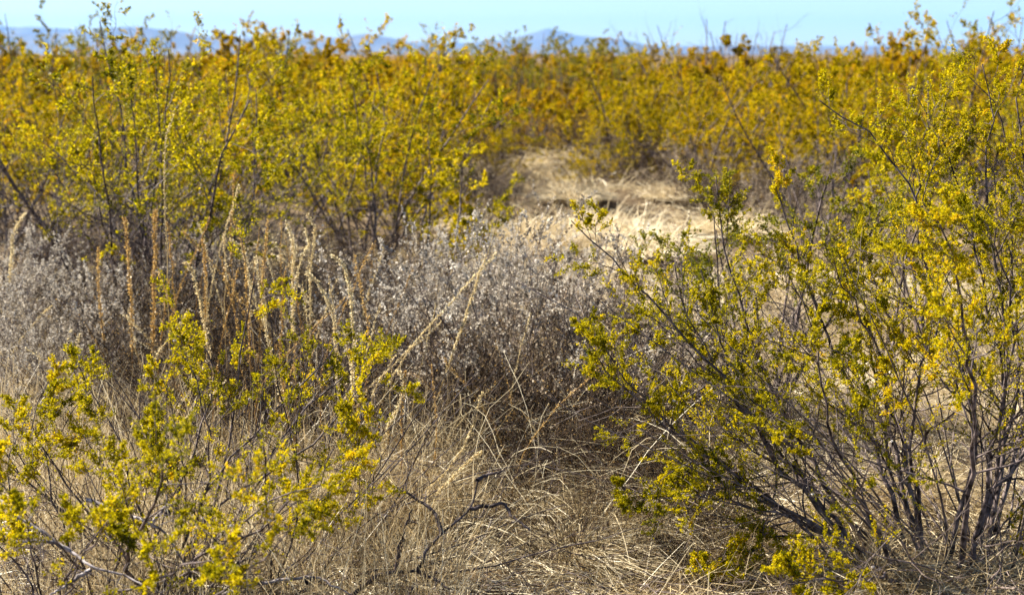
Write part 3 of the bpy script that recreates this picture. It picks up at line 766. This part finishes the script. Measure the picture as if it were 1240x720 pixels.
# ------------------------------------------------------------------ grey woolly shrubs
def grey_proto(seed, H, n=56, nl=18, size=0.0094, tilt=1.35, leaf='leaf_grey'):
    rng = np.random.default_rng(seed)
    st = auto_stems(rng, n, H, 0.05, tilt, 9, 0.0035, 0.14, 0.12, 0.35)
    b1 = spawn(rng, st, 6, 0.35, 1.0, 0.6, 0.40, 0.22, 6, 0.14, 0.35, 0.6)
    b2 = spawn(rng, b1, 4, 0.25, 1.0, 0.6, 0.45, 0.35, 4, 0.14, 0.35, 0.7)
    b2.vig = b2.vig * np.clip(rng.normal(0.9, 0.8, len(b2.P)), 0, 2.4)
    lo = [leaves(rng, b2, nl, 0.1, size, along=0.4, aspect=0.72, tone_spread=0.2), leaves(rng, b1, nl * 0.7, 0.4, size, aspect=0.72, tone_spread=0.2)]
    V = np.concatenate([x[0] for x in lo]); t = np.concatenate([x[2] for x in lo])
    W, WF = join([tubes(st.P, st.R, 4), tubes(b1.P, b1.R, 3), tubes(b2.P, b2.R, 3)])
    return mesh_np('branches', W, WF, M['bark_lilac']), mesh_np('foliage', V, np.arange(len(V)).reshape(-1, 4), M[leaf], t)
GP = [grey_proto(501, 0.50), grey_proto(502, 0.60), grey_proto(503, 0.55), grey_proto(504, 0.52, 60, 11, 0.0095, 1.35, 'leaf_brown')]
def grey_shrub(k, x, y, s, label, rz=0.0, sz=1.0, group=None):
    t = thing('woolly_shrub', label, 'shrub', (x, y, hz(x, y)), rz, group)
    t.scale = (s, s, s * sz)
    mesh_obj('branches', GP[k][0], t, 'stuff'); mesh_obj('foliage', GP[k][1], t, 'stuff')
grey_shrub(0, -2.12, 6.35, 1.10, 'pale woolly grey shrub at the left edge below the creosote bushes')
grey_shrub(1, -1.72, 7.6, 0.9, 'woolly grey shrub beneath the dark trunks of the tall left bush', 1.3)
grey_shrub(2, -2.75, 7.3, 1.05, 'pale woolly shrub behind the one at the left edge', 2.1)
grey_shrub(1, -0.44, 6.15, 1.10, 'silver grey shrub left of centre beneath the short leaning creosote bush', 0.6)
grey_shrub(2, 0.02, 5.80, 1.46, 'tallest woolly grey shrub in the centre of the picture', 4.0, 1.02)
grey_shrub(3, 0.36, 5.62, 1.42, 'brownish grey shrub at the right of the central clump, beside the large right bush', 5.2, 1.02)
grey_shrub(1, 0.05, 7.6, 0.95, 'faded woolly shrub behind the tallest central one, at the foot of the open strip', 3.0)
grey_shrub(1, -2.02, 5.65, 0.7, 'pale shrub cut off by the left edge above the yellow sprigs', 0.9)

grey_shrub(3, -0.12, 5.45, 0.95, 'low brownish shrub in front of the tallest woolly one', 2.2)
grey_shrub(3, -0.78, 6.6, 1.1, 'brown grey shrub between the weed patch and the silver grey shrub', 1.2)
grey_shrub(3, 1.75, 13.3, 1.2, 'dry tan brush at the right edge of the open strip', 3.2)
grey_shrub(3, 1.25, 14.9, 1.2, 'dry tan brush near the far right end of the open strip', 4.2)
grey_shrub(3, -0.25, 13.2, 1.0, 'dry tan brush at the left edge of the open strip', 5.2)
grey_shrub(3, 2.35, 11.6, 1.3, 'dry tan brush seen through the middle of the large right bush', 0.2)
# ------------------------------------------------------------------ dead brown shrubs between the grey ones, more added as shade round the mop
def dead_proto(seed, H, n):
    rng = np.random.default_rng(seed)
    st = auto_stems(rng, n, H, 0.1, 1.45, 9, 0.0028, 0.22, 0.15, 0.2)
    b1 = spawn(rng, st, 6, 0.2, 1.0, 0.75, 0.5, 0.25, 6, 0.17, 0.1, 0.7, rmin=0.0010)
    b2 = spawn(rng, b1, 5, 0.2, 1.0, 0.75, 0.5, 0.35, 5, 0.17, 0.1, 0.8, rmin=0.0009)
    lo = leaves(rng, b2, 0.7, 0.3, 0.007, aspect=0.5)
    W, WF = join([tubes(st.P, st.R, 4), tubes(b1.P, b1.R, 3), tubes(b2.P, b2.R, 3)])
    return mesh_np('twigs', W, WF, M['bark_brown']), mesh_np('dry_leaves', lo[0], lo[1], M['stalk'], lo[2] * 0.7)
DP = [dead_proto(551, 0.5, 72), dead_proto(552, 0.42, 72)]
for k, (x, y, s, lab) in enumerate((
        (-1.35, 5.7, 1.05, 'dead brown shrub tangle at the left of the weed patch'),
        (-0.95, 5.55, 1.05, 'dead brown shrub tangle in the middle of the weed patch'),
        (-0.62, 5.6, 1.0, 'dead brown shrub tangle at the right of the weed patch'),
        (-1.10, 6.2, 1.2, 'dead brown shrub behind the middle of the weed patch'),
        (-0.72, 6.9, 1.2, 'dead brown shrub between the weed patch and the upright creosote bush'),
        (-1.6, 6.4, 1.1, 'dead brown shrub shading the foot of the tall dark trunked bush'),
        (0.30, 5.08, 1.15, 'dark brown dead shrub at the right foot of the central grey clump'),
        (0.02, 5.05, 1.05, 'dark brown dead shrub low in front of the central grey clump'),
        (-0.32, 5.25, 1.0, 'small brown dead shrub behind the knobbly tan stalks'),
        (0.22, 4.80, 0.85, 'dark brown dead shrub added to darken the shaded hollow behind the straw mop'),  # from here to the low branches: twigs added to darken the shaded hollow
        (0.30, 4.52, 0.62, 'low dark dead shrub added as shade at the right of the big straw mop'),
        (0.42, 4.62, 0.7, 'low dark dead shrub added as shade between the straw mop and the large right bush'),
        (0.26, 4.08, 0.6, 'smallest dark dead tuft added as shade at the bottom edge right of the straw mop'),
        (0.14, 4.85, 0.8, 'dark dead shrub added as shade just behind the big straw mop'),
        (0.24, 4.36, 0.80, 'dark dead shrub added to darken the hollow right of the big straw mop'),
        (0.42, 4.28, 0.72, 'dark dead shrub added as shade at the low branch tips of the large right bush'),
        (-1.75, 6.9, 1.2, 'dead brown shrub under the dark trunks of the tall left bush'),
        (-1.3, 7.2, 1.25, 'dead brown shrub at the back of the weed patch below the yellow foliage'),
        (-2.3, 8.0, 1.2, 'dead brown shrub between the two left creosote bushes'),
        (-1.45, 8.6, 1.2, 'dead brown shrub left of the foot of the upright creosote bush'),
        (-0.85, 8.4, 1.0, 'dead brown shrub at the foot of the upright creosote bush'),
        (-2.9, 9.8, 1.2, 'dead brown shrub farther back near the left edge'),
        (-1.42, 5.3, 0.8, 'dead brown shrub left of the weed patch above the yellow bush'),
        (-0.80, 5.25, 0.9, 'low dead brown shrub at the front of the weed patch'),
        (-1.15, 5.2, 0.9, 'low dead brown shrub at the front left of the weed patch'),
        (-1.0, 5.9, 1.3, 'broad dead brown shrub in the heart of the weed patch'),
        (0.52, 5.65, 1.0, 'dead brown shrub behind the left arms of the large right bush'))):
    t = thing('dead_shrub', lab, 'dead shrub', (x, y, hz(x, y)), k * 1.3)
    t.scale = (s, s, s)
    mesh_obj('twigs', DP[k % 2][0], t, 'stuff'); mesh_obj('dry_leaves', DP[k % 2][1], t, 'stuff')

# ------------------------------------------------------------------ dry weed stalks
def stalk(path, label, seed, mat='stalk', r=0.0022, spike=(0.5, 1.0), sr=0.006, dens=420, group=None, seed_size=0.006):
    rng = np.random.default_rng(seed)
    p = [tuple(q) for q in path]
    b = p[0]; dx = (p[1][0] - b[0], p[1][1] - b[1])
    gz = hz(b[0], b[1])
    if b[2] > gz + 0.05:
        p = [(b[0] - dx[0] * 0.3, b[1], gz - 0.02)] + p
    K = 16
    P = spline(p, K)
    nz = rng.normal(0, 0.0025, (K, 3)); nz[0] = 0; P = P + nz
    base = P[0].copy()
    root = thing('weed_stalk', label, 'weed stalk', tuple(base), 0, group)
    P = P - base
    R = r * np.linspace(1, 0.5, K)
    V, F = tubes(P[None], R[None], 5)
    n = len(V)
    mesh_obj('stem', mesh_np('stem', V, F, M[mat], np.clip(0.4 + rng.normal(0, 0.1, n), 0, 1), smooth=True), root)
    L = np.linalg.norm(np.diff(P, axis=0), axis=1).sum()
    ns = int(L * (spike[1] - spike[0]) * dens)
    if ns > 3:
        lv = Lvl(); lv.P = P[None]; lv.R = R[None]; lv.root = np.zeros(1, int); lv.vig = np.ones(1); lv.L = np.array([L])
        t = spike[0] + (spike[1] - spike[0]) * rng.random(ns) ** 0.9
        pos, dr = at_t(lv.P, np.zeros(ns, int), t)
        a = norm(dr * 0.9 + norm(rng.normal(size=(ns, 3))))
        side = norm(np.cross(dr, rng.normal(size=(ns, 3))))
        pos = pos + side * sr * rng.uniform(0.2, 0.8, ns)[:, None]
        s = norm(np.cross(a, rng.normal(size=(ns, 3)))); nn = np.cross(a, s)
        l = (seed_size * rng.uniform(0.6, 1.3, ns))[:, None]
        V = np.stack([pos, pos + a * l * 0.5 + s * l * 0.3, pos + a * l, pos + a * l * 0.5 - s * l * 0.3 + nn * l * 0.2], 1).reshape(-1, 3)
        mesh_obj('seed_spike', mesh_np('seed_spike', V, np.arange(4 * ns).reshape(-1, 4), M[mat], np.repeat(np.clip(0.6 + rng.normal(0, 0.2, ns), 0, 1), 4)), root, 'stuff')
    return root
SL = [
 ('tall tan weed stalk with a thick seed spike leaning right across the central grey shrubs', 'stalk_pale', (0.42, 0.86), 0.010, 900, 0.007),
 ('thin leaning weed stalk left of the tall tan one, without a thick spike', 'stalk_pale', (0.2, 1.0), 0.004, 200, 0.006),
 ('pale stalk whose seed spike curls over to the left, above the small yellow bush', 'stalk_pale', (0.45, 1.0), 0.010, 1300, 0.007),
 ('thin straight stalk before the silver grey shrub, right of the small yellow bush', 'stalk_pale', (0.7, 1.0), 0.004, 120, 0.005),
 ('knobbly tan weed stalk leaning right in front of the big straw mop', 'stalk_pale', (0.15, 1.0), 0.008, 420, 0.008),
 ('short stalk with a fat pale seed spike just above the big straw mop', 'stalk_pale', (0.45, 1.0), 0.010, 1400, 0.007),
 ('thick golden brown weed spike standing upright at the left of the weed patch', 'stalk', (0.35, 1.0), 0.014, 900, 0.010),
 ('golden brown weed spike furthest left in the weed patch', 'stalk', (0.35, 1.0), 0.011, 600, 0.010),
 ('slim brown weed stalk just right of the thick golden spike', 'stalk', (0.4, 1.0), 0.008, 400, 0.008),
 ('brown weed stalk bending left in the middle of the weed patch', 'stalk', (0.4, 1.0), 0.008, 500, 0.008),
 ('brown weed stalk with a dense narrow spike leaning slightly right in the weed patch', 'stalk', (0.4, 1.0), 0.009, 700, 0.008),
 ('brown forked looking weed stalk at the right of the weed patch', 'stalk', (0.35, 1.0), 0.008, 500, 0.008),
 ('pale thick seed spike arching to the left just behind the small yellow bush', 'stalk_pale', (0.35, 1.0), 0.010, 1200, 0.007),
 ('short pale seed spike above the orange sprig of the small yellow bush', 'stalk_pale', (0.55, 1.0), 0.011, 1000, 0.008),
 ('tallest weed stalk, its pale spike rising in front of the dark trunked bush', 'stalk_pale', (0.6, 1.0), 0.006, 350, 0.006),
 ('short slanting stalk beside the small yellow bush on its right', 'stalk_pale', (0.4, 1.0), 0.007, 400, 0.007),
 ('short upright stalk in the grass right of the small yellow bush', 'stalk', (0.4, 1.0), 0.007, 500, 0.007),
 ('thin weed stalk rising behind the weed patch against the yellow foliage', 'stalk', (0.5, 1.0), 0.008, 300, 0.009),
 ('pale crooked spike bending left at its top at the right of the weed patch', 'stalk_pale', (0.55, 1.0), 0.010, 1000, 0.007),
 ('pale stalk whose tip hooks back left in the right of the weed patch', 'stalk_pale', (0.6, 1.0), 0.009, 900, 0.007),
 ('pale curling spike, highest of the crooked ones right of the weed patch', 'stalk_pale', (0.55, 1.0), 0.009, 900, 0.007),
 ('slim pale stalk leaning right at its tip above the middle of the weed patch', 'stalk_pale', (0.6, 1.0), 0.007, 700, 0.007),
 ('stalk folded over to the left in the middle of the weed patch', 'stalk_pale', (0.6, 1.0), 0.007, 700, 0.007),
 ('fat curved pale spike standing right of the small yellow bush', 'stalk_pale', (0.4, 1.0), 0.010, 1400, 0.007),
 ('blurred pale spike by the left edge behind the woolly shrub', 'stalk_pale', (0.5, 1.0), 0.014, 900, 0.010),
 ('thin golden stalk in front of the left woolly shrub', 'stalk', (0.4, 1.0), 0.009, 700, 0.008),
 ('golden stalk between the dark trunked bush and the small yellow bush', 'stalk', (0.4, 1.0), 0.010, 800, 0.008),
]
for k, (pth, (lab, mt, sp, sr, dn, ss)) in enumerate(zip(S_PATHS, SL)):
    stalk(pth, lab, 600 + k, mt, 0.0025, sp, sr * 0.85, dn * 1.5, None, ss * 1.0)
rngs = np.random.default_rng(66)
for k in range(84):
    if k < 44 or k >= 64:
        y = rngs.uniform(4.7, 6.3); x = rngs.uniform(-0.275, -0.09) * y; g = 0
    elif k < 54 and k >= 44:
        y = rngs.uniform(4.1, 5.2); x = rngs.uniform(-0.11, 0.02) * y; g = 1
    else:
        y = rngs.uniform(5.0, 6.0); x = rngs.uniform(-0.38, -0.28) * y; g = 2
    H = rngs.uniform(0.35, 0.85) if g == 0 else rngs.uniform(0.25, 0.55)
    lx, ly = rngs.normal(0, 0.20), rngs.normal(0, 0.08)
    cv = rngs.normal(0, 0.05)
    stalk([(x, y, hz(x, y) - 0.02), (x + lx * 0.3 + cv, y + ly * 0.4, H * 0.5), (x + lx, y + ly, H)],
          ('thin brown dry weed stalk in the %s %s of the weed patch' % (('back', 'front')[y < 5.5], ('left', 'right')[x / y > -0.18]), 'thin tan stalk in the grass around the big straw mop', 'thin brown stalk in front of the pale shrub at the left edge')[g],
          700 + k, 'stalk' if rngs.random() < 0.4 else 'stalk_pale', rngs.uniform(0.0014, 0.0026), (0.35, 1.0), rngs.uniform(0.003, 0.008), rngs.uniform(120, 800),
          ('dry weed stalks %d%d' % (y < 5.5, x / y > -0.18), 'tan stalks by the straw mop', 'stalks by the left shrub')[g], rngs.uniform(0.005, 0.009))

# ------------------------------------------------------------------ the field of creosote out to the skyline
def proto(seed, H, leaf, n, l1, l2, l3, nl, size, tilt, tone, ts, bare=0.12, bark='bark', tspread=0.17):
    rng = np.random.default_rng(seed)
    st = auto_stems(rng, n, H, tilt[0], tilt[1], 9, 0.013, 0.12)
    data = creosote(rng, st, l1=l1, l2=l2, l3=l3, nl=nl, size=size, t_start=ts, bare=bare, tone=tone, len2=(0.40, 0.40), len3=(0.05, 0.03), sides=(4, 3, 0 if leaf in ('leaf_far', 'leaf_gold') else 3, 0), tone_spread=tspread)
    W, WF = wood_mesh(data[0], data[2]); V, F, t = leaf_sel(data[1])
    w = mesh_np('branches', W, WF, M[bark]); f = mesh_np('foliage', V, F, M[leaf], t) if len(V) else None
    return w, f
MIDP = [proto(801 + k, 1.42, 'leaf_gold', 12, 9, 5, 4, 7, 0.025, (0.1, 1.05), 0.0, 0.08, tspread=0.12) for k in range(3)]
FARP = [proto(811 + k, 1.42, 'leaf_far', 12, 9, 4, 4, 13, 0.033, (0.1, 1.05), 0.0, 0.02, tspread=0.09) for k in range(4)]
TALP = [proto(821 + k, 1.80, 'leaf_green', 7, 5, 4, 4, 8, 0.026, (0.02, 0.35), 0.25, 0.40, 0.10) for k in range(3)]
DPF = (DP[0][0], DP[0][1])
BARP = [proto(831 + k, 1.25, 'leaf_grey', 22, 5, 4, 2, 0, 0.02, (0.1, 0.9), 0, 0.3, 1.0, 'bark_lilac') for k in range(2)]
def field_bush(pr, x, y, s, sz, rz, label, group, name='creosote_bush'):
    t = thing(name, label, 'bush', (x, y, hz(x, y) - 0.02), rz, group)
    t.scale = (s, s, s * sz)
    mesh_obj('branches', pr[0], t, 'stuff')
    if pr[1] is not None:
        mesh_obj('foliage', pr[1], t, 'stuff')
    return t

rngf = np.random.default_rng(900)
placed = []
def free(x, y, d):
    return all((x - a) ** 2 + (y - b) ** 2 > d * d for a, b in placed)
def allowed(x, y):
    u = x / y
    if y < 11.2: return False
    if u < -0.045: return y > 11.2
    if u < 0.03: return y > 19.0
    if u < 0.075: return y > 17.6
    if u < 0.13: return y > 15.0
    return y > 12.6
cnt = 0
tries = 0
while cnt < 225 and tries < 30000:
    tries += 1
    y = 11.2 + 33 * rngf.random() ** 1.25
    x = rngf.uniform(-0.40, 0.40) * y
    if not allowed(x, y) or not free(x, y, 1.15 if y < 22 else 1.45): continue
    placed.append((x, y))
    near = y < 17
    pr = (MIDP if near else FARP)[int(rngf.integers(3 if near else 4))]
    u = x / y
    where = ('beyond the bush at the left edge', 'beyond the dark trunked bush', 'beyond the gap left of the upright bush', 'beyond the upright bush',
             'at the far end of the open strip', 'beyond the left arms of the large right bush', 'beyond the middle of the large right bush',
             'beyond the right half of the large right bush')[int(np.searchsorted([-0.31, -0.22, -0.13, -0.05, 0.075, 0.16, 0.27], u))]
    row = 'nearest row' if y < 14 else 'second row' if y < 17 else 'middle rows' if y < 24 else 'skyline rows'
    grp = ('golden' if near else 'ochre') + ' creosote bush ' + where + ', ' + row
    lab = grp
    field_bush(pr, x, y, rngf.uniform(0.85, 1.22), rngf.uniform(0.80, 1.20), rngf.uniform(0, 6.28), lab, grp)
    cnt += 1
# slender dark green bushes whose heads stand above the skyline
for px, y, s in ((-0.356, 17, 1.08), (-0.33, 21, 0.98), (-0.292, 14, 0.98), (-0.284, 18, 1.02), (-0.24, 16, 1.0), (-0.17, 24, 0.96), (-0.145, 19, 0.98), (-0.062, 22, 1.0), (-0.045, 27, 0.98),
                 (-0.02, 30, 0.94), (-0.008, 21, 1.02), (0.012, 24, 0.98), (0.026, 23, 0.98), (0.038, 22, 1.0), (0.055, 26, 0.97), (0.07, 22, 0.94), (0.085, 28, 0.95), (0.33, 15, 1.03)):
    field_bush(TALP[int(rngf.integers(3))], px * y, y, s, 1.0, rngf.uniform(0, 6.28), 'slender dark creosote bush standing up above the blurred skyline', 'slender bushes on the skyline')
# bare shrubs
field_bush(DPF, 1.55, 13.9, 1.3, 1.0, 0.3, 'brown leafless brush at the right side of the open strip', None, 'bare_shrub')
field_bush(DPF, 0.95, 15.6, 1.1, 1.0, 1.3, 'brown leafless brush in the middle of the open strip, nearer the far end', None, 'bare_shrub')
field_bush(DPF, -0.42, 14.6, 1.2, 1.0, 2.3, 'brown leafless brush at the left side of the open strip', None, 'bare_shrub')
field_bush(DPF, 0.05, 11.6, 0.8, 0.8, 0.6, 'low brown leafless brush beside the short leaning creosote bush', None, 'bare_shrub')
field_bush(DPF, 0.1, 17.3, 1.3, 1.1, 1.6, 'dark brown brush closing off the far end of the open strip', None, 'bare_shrub')
field_bush(DPF, 2.2, 12.0, 1.3, 1.0, 2.0, 'brown leafless brush behind the middle of the large right bush', None, 'bare_shrub')
field_bush(MIDP[0], 1.50, 14.6, 0.80, 0.9, 2.0, 'low golden creosote bush crowding the open strip from the right', None)
field_bush(MIDP[1], -0.30, 15.6, 0.78, 0.9, 4.0, 'low golden creosote bush crowding the open strip from the left', None)
field_bush(DPF, 0.62, 17.4, 1.7, 1.0, 4.2, 'dark dead brush in shade under the bushes ending the open strip', None, 'bare_shrub')
field_bush(DPF, 1.15, 16.4, 1.4, 1.0, 5.2, 'dark dead brush at the foot of the bushes right of the strip end', None, 'bare_shrub')
field_bush(MIDP[1], 0.78, 13.6, 0.42, 0.9, 1.0, 'small young yellow creosote bush standing alone in the open strip', None)
field_bush(MIDP[2], 0.42, 16.8, 0.36, 0.9, 1.0, 'tiny yellow creosote bush at the far end of the open strip', None)
field_bush(BARP[0], 2.95, 19.5, 1.50, 1.12, 0.4, 'leafless lilac grey shrub above the skyline right of centre', None, 'bare_shrub')
field_bush(BARP[1], 0.15, 17.9, 0.82, 0.9, 1.4, 'dark leafless shrub at the far end of the open strip, left one', None, 'bare_shrub')
field_bush(BARP[0], 0.75, 18.2, 0.85, 0.85, 2.4, 'dark leafless shrub in the shade at the far end of the open strip, right one', None, 'bare_shrub')

# the rest of the thicket, out to where it reads as one mass
def distant_thicket():
    rng = np.random.default_rng(950)
    st = auto_stems(rng, 9, 1.4, 0.1, 0.95, 6, 0.02, 0.2)
    data = creosote(rng, st, l1=5, l2=3, l3=1, nl=3, size=0.12, sides=(3, 0, 0, 0), tone=0.0)
    W, WF = wood_mesh(data[0], data[2]); V, F, t = leaf_sel(data[1])
    Vs, ts = [], []
    n = 150
    y = 44 + 300 * rng.random(n) ** 2.2; x = rng.uniform(-0.42, 0.42, n) * y
    for k in range(n):
        a = rng.uniform(0, 6.28); c, s = math.cos(a), math.sin(a); sc = rng.uniform(0.85, 1.15) * (1.0 if y[k] < 120 else 1.3)
        R = np.array([[c, -s, 0], [s, c, 0], [0, 0, rng.uniform(0.75, 1.15) if y[k] < 120 else rng.uniform(0.62, 0.86)]]) * sc
        Vs.append(V @ R.T + np.array([x[k], y[k], 0])); ts.append(np.clip(t + rng.normal(0, 0.1), 0, 1))
    V2 = np.concatenate(Vs)
    mesh_obj('distant_thicket', mesh_np('distant_thicket', V2, np.arange(len(V2)).reshape(-1, 4), M['leaf_far'], np.concatenate(ts)), None, 'stuff')
    print('thicket quads', len(V2) // 4)
distant_thicket()

# ------------------------------------------------------------------ haze: the air that turns the mountains blue
def haze():
    top, bot, w = 420.0, -1.4, 17500.0
    V = np.array([(sx * w, sy * w + 8, z) for z in (bot, top) for sx, sy in ((-1, -1), (1, -1), (1, 1), (-1, 1))])
    F = np.array([(3, 2, 1, 0), (4, 5, 6, 7), (0, 1, 5, 4), (1, 2, 6, 5), (2, 3, 7, 6), (3, 0, 4, 7)])
    m, nt, out = new_mat('blue_haze')
    v = nt.nodes.new('ShaderNodeVolumePrincipled')
    v.inputs['Color'].default_value = (0.17, 0.46, 1.0, 1)
    v.inputs['Density'].default_value = HAZE
    v.inputs['Anisotropy'].default_value = 0.0
    nt.links.new(v.outputs[0], out.inputs['Volume'])
    mesh_obj('haze', mesh_np('haze', V, F, m), None, 'stuff')
HAZE = 0.000050
haze()

tot = 0
seen = set()
for o in scene.objects:
    if o.type == 'MESH' and o.data.name not in seen:
        seen.add(o.data.name); tot += sum(len(p.vertices) - 2 for p in []) + (len(o.data.loops) - 2 * len(o.data.polygons))
print('triangles', tot, 'objects', len(scene.objects))
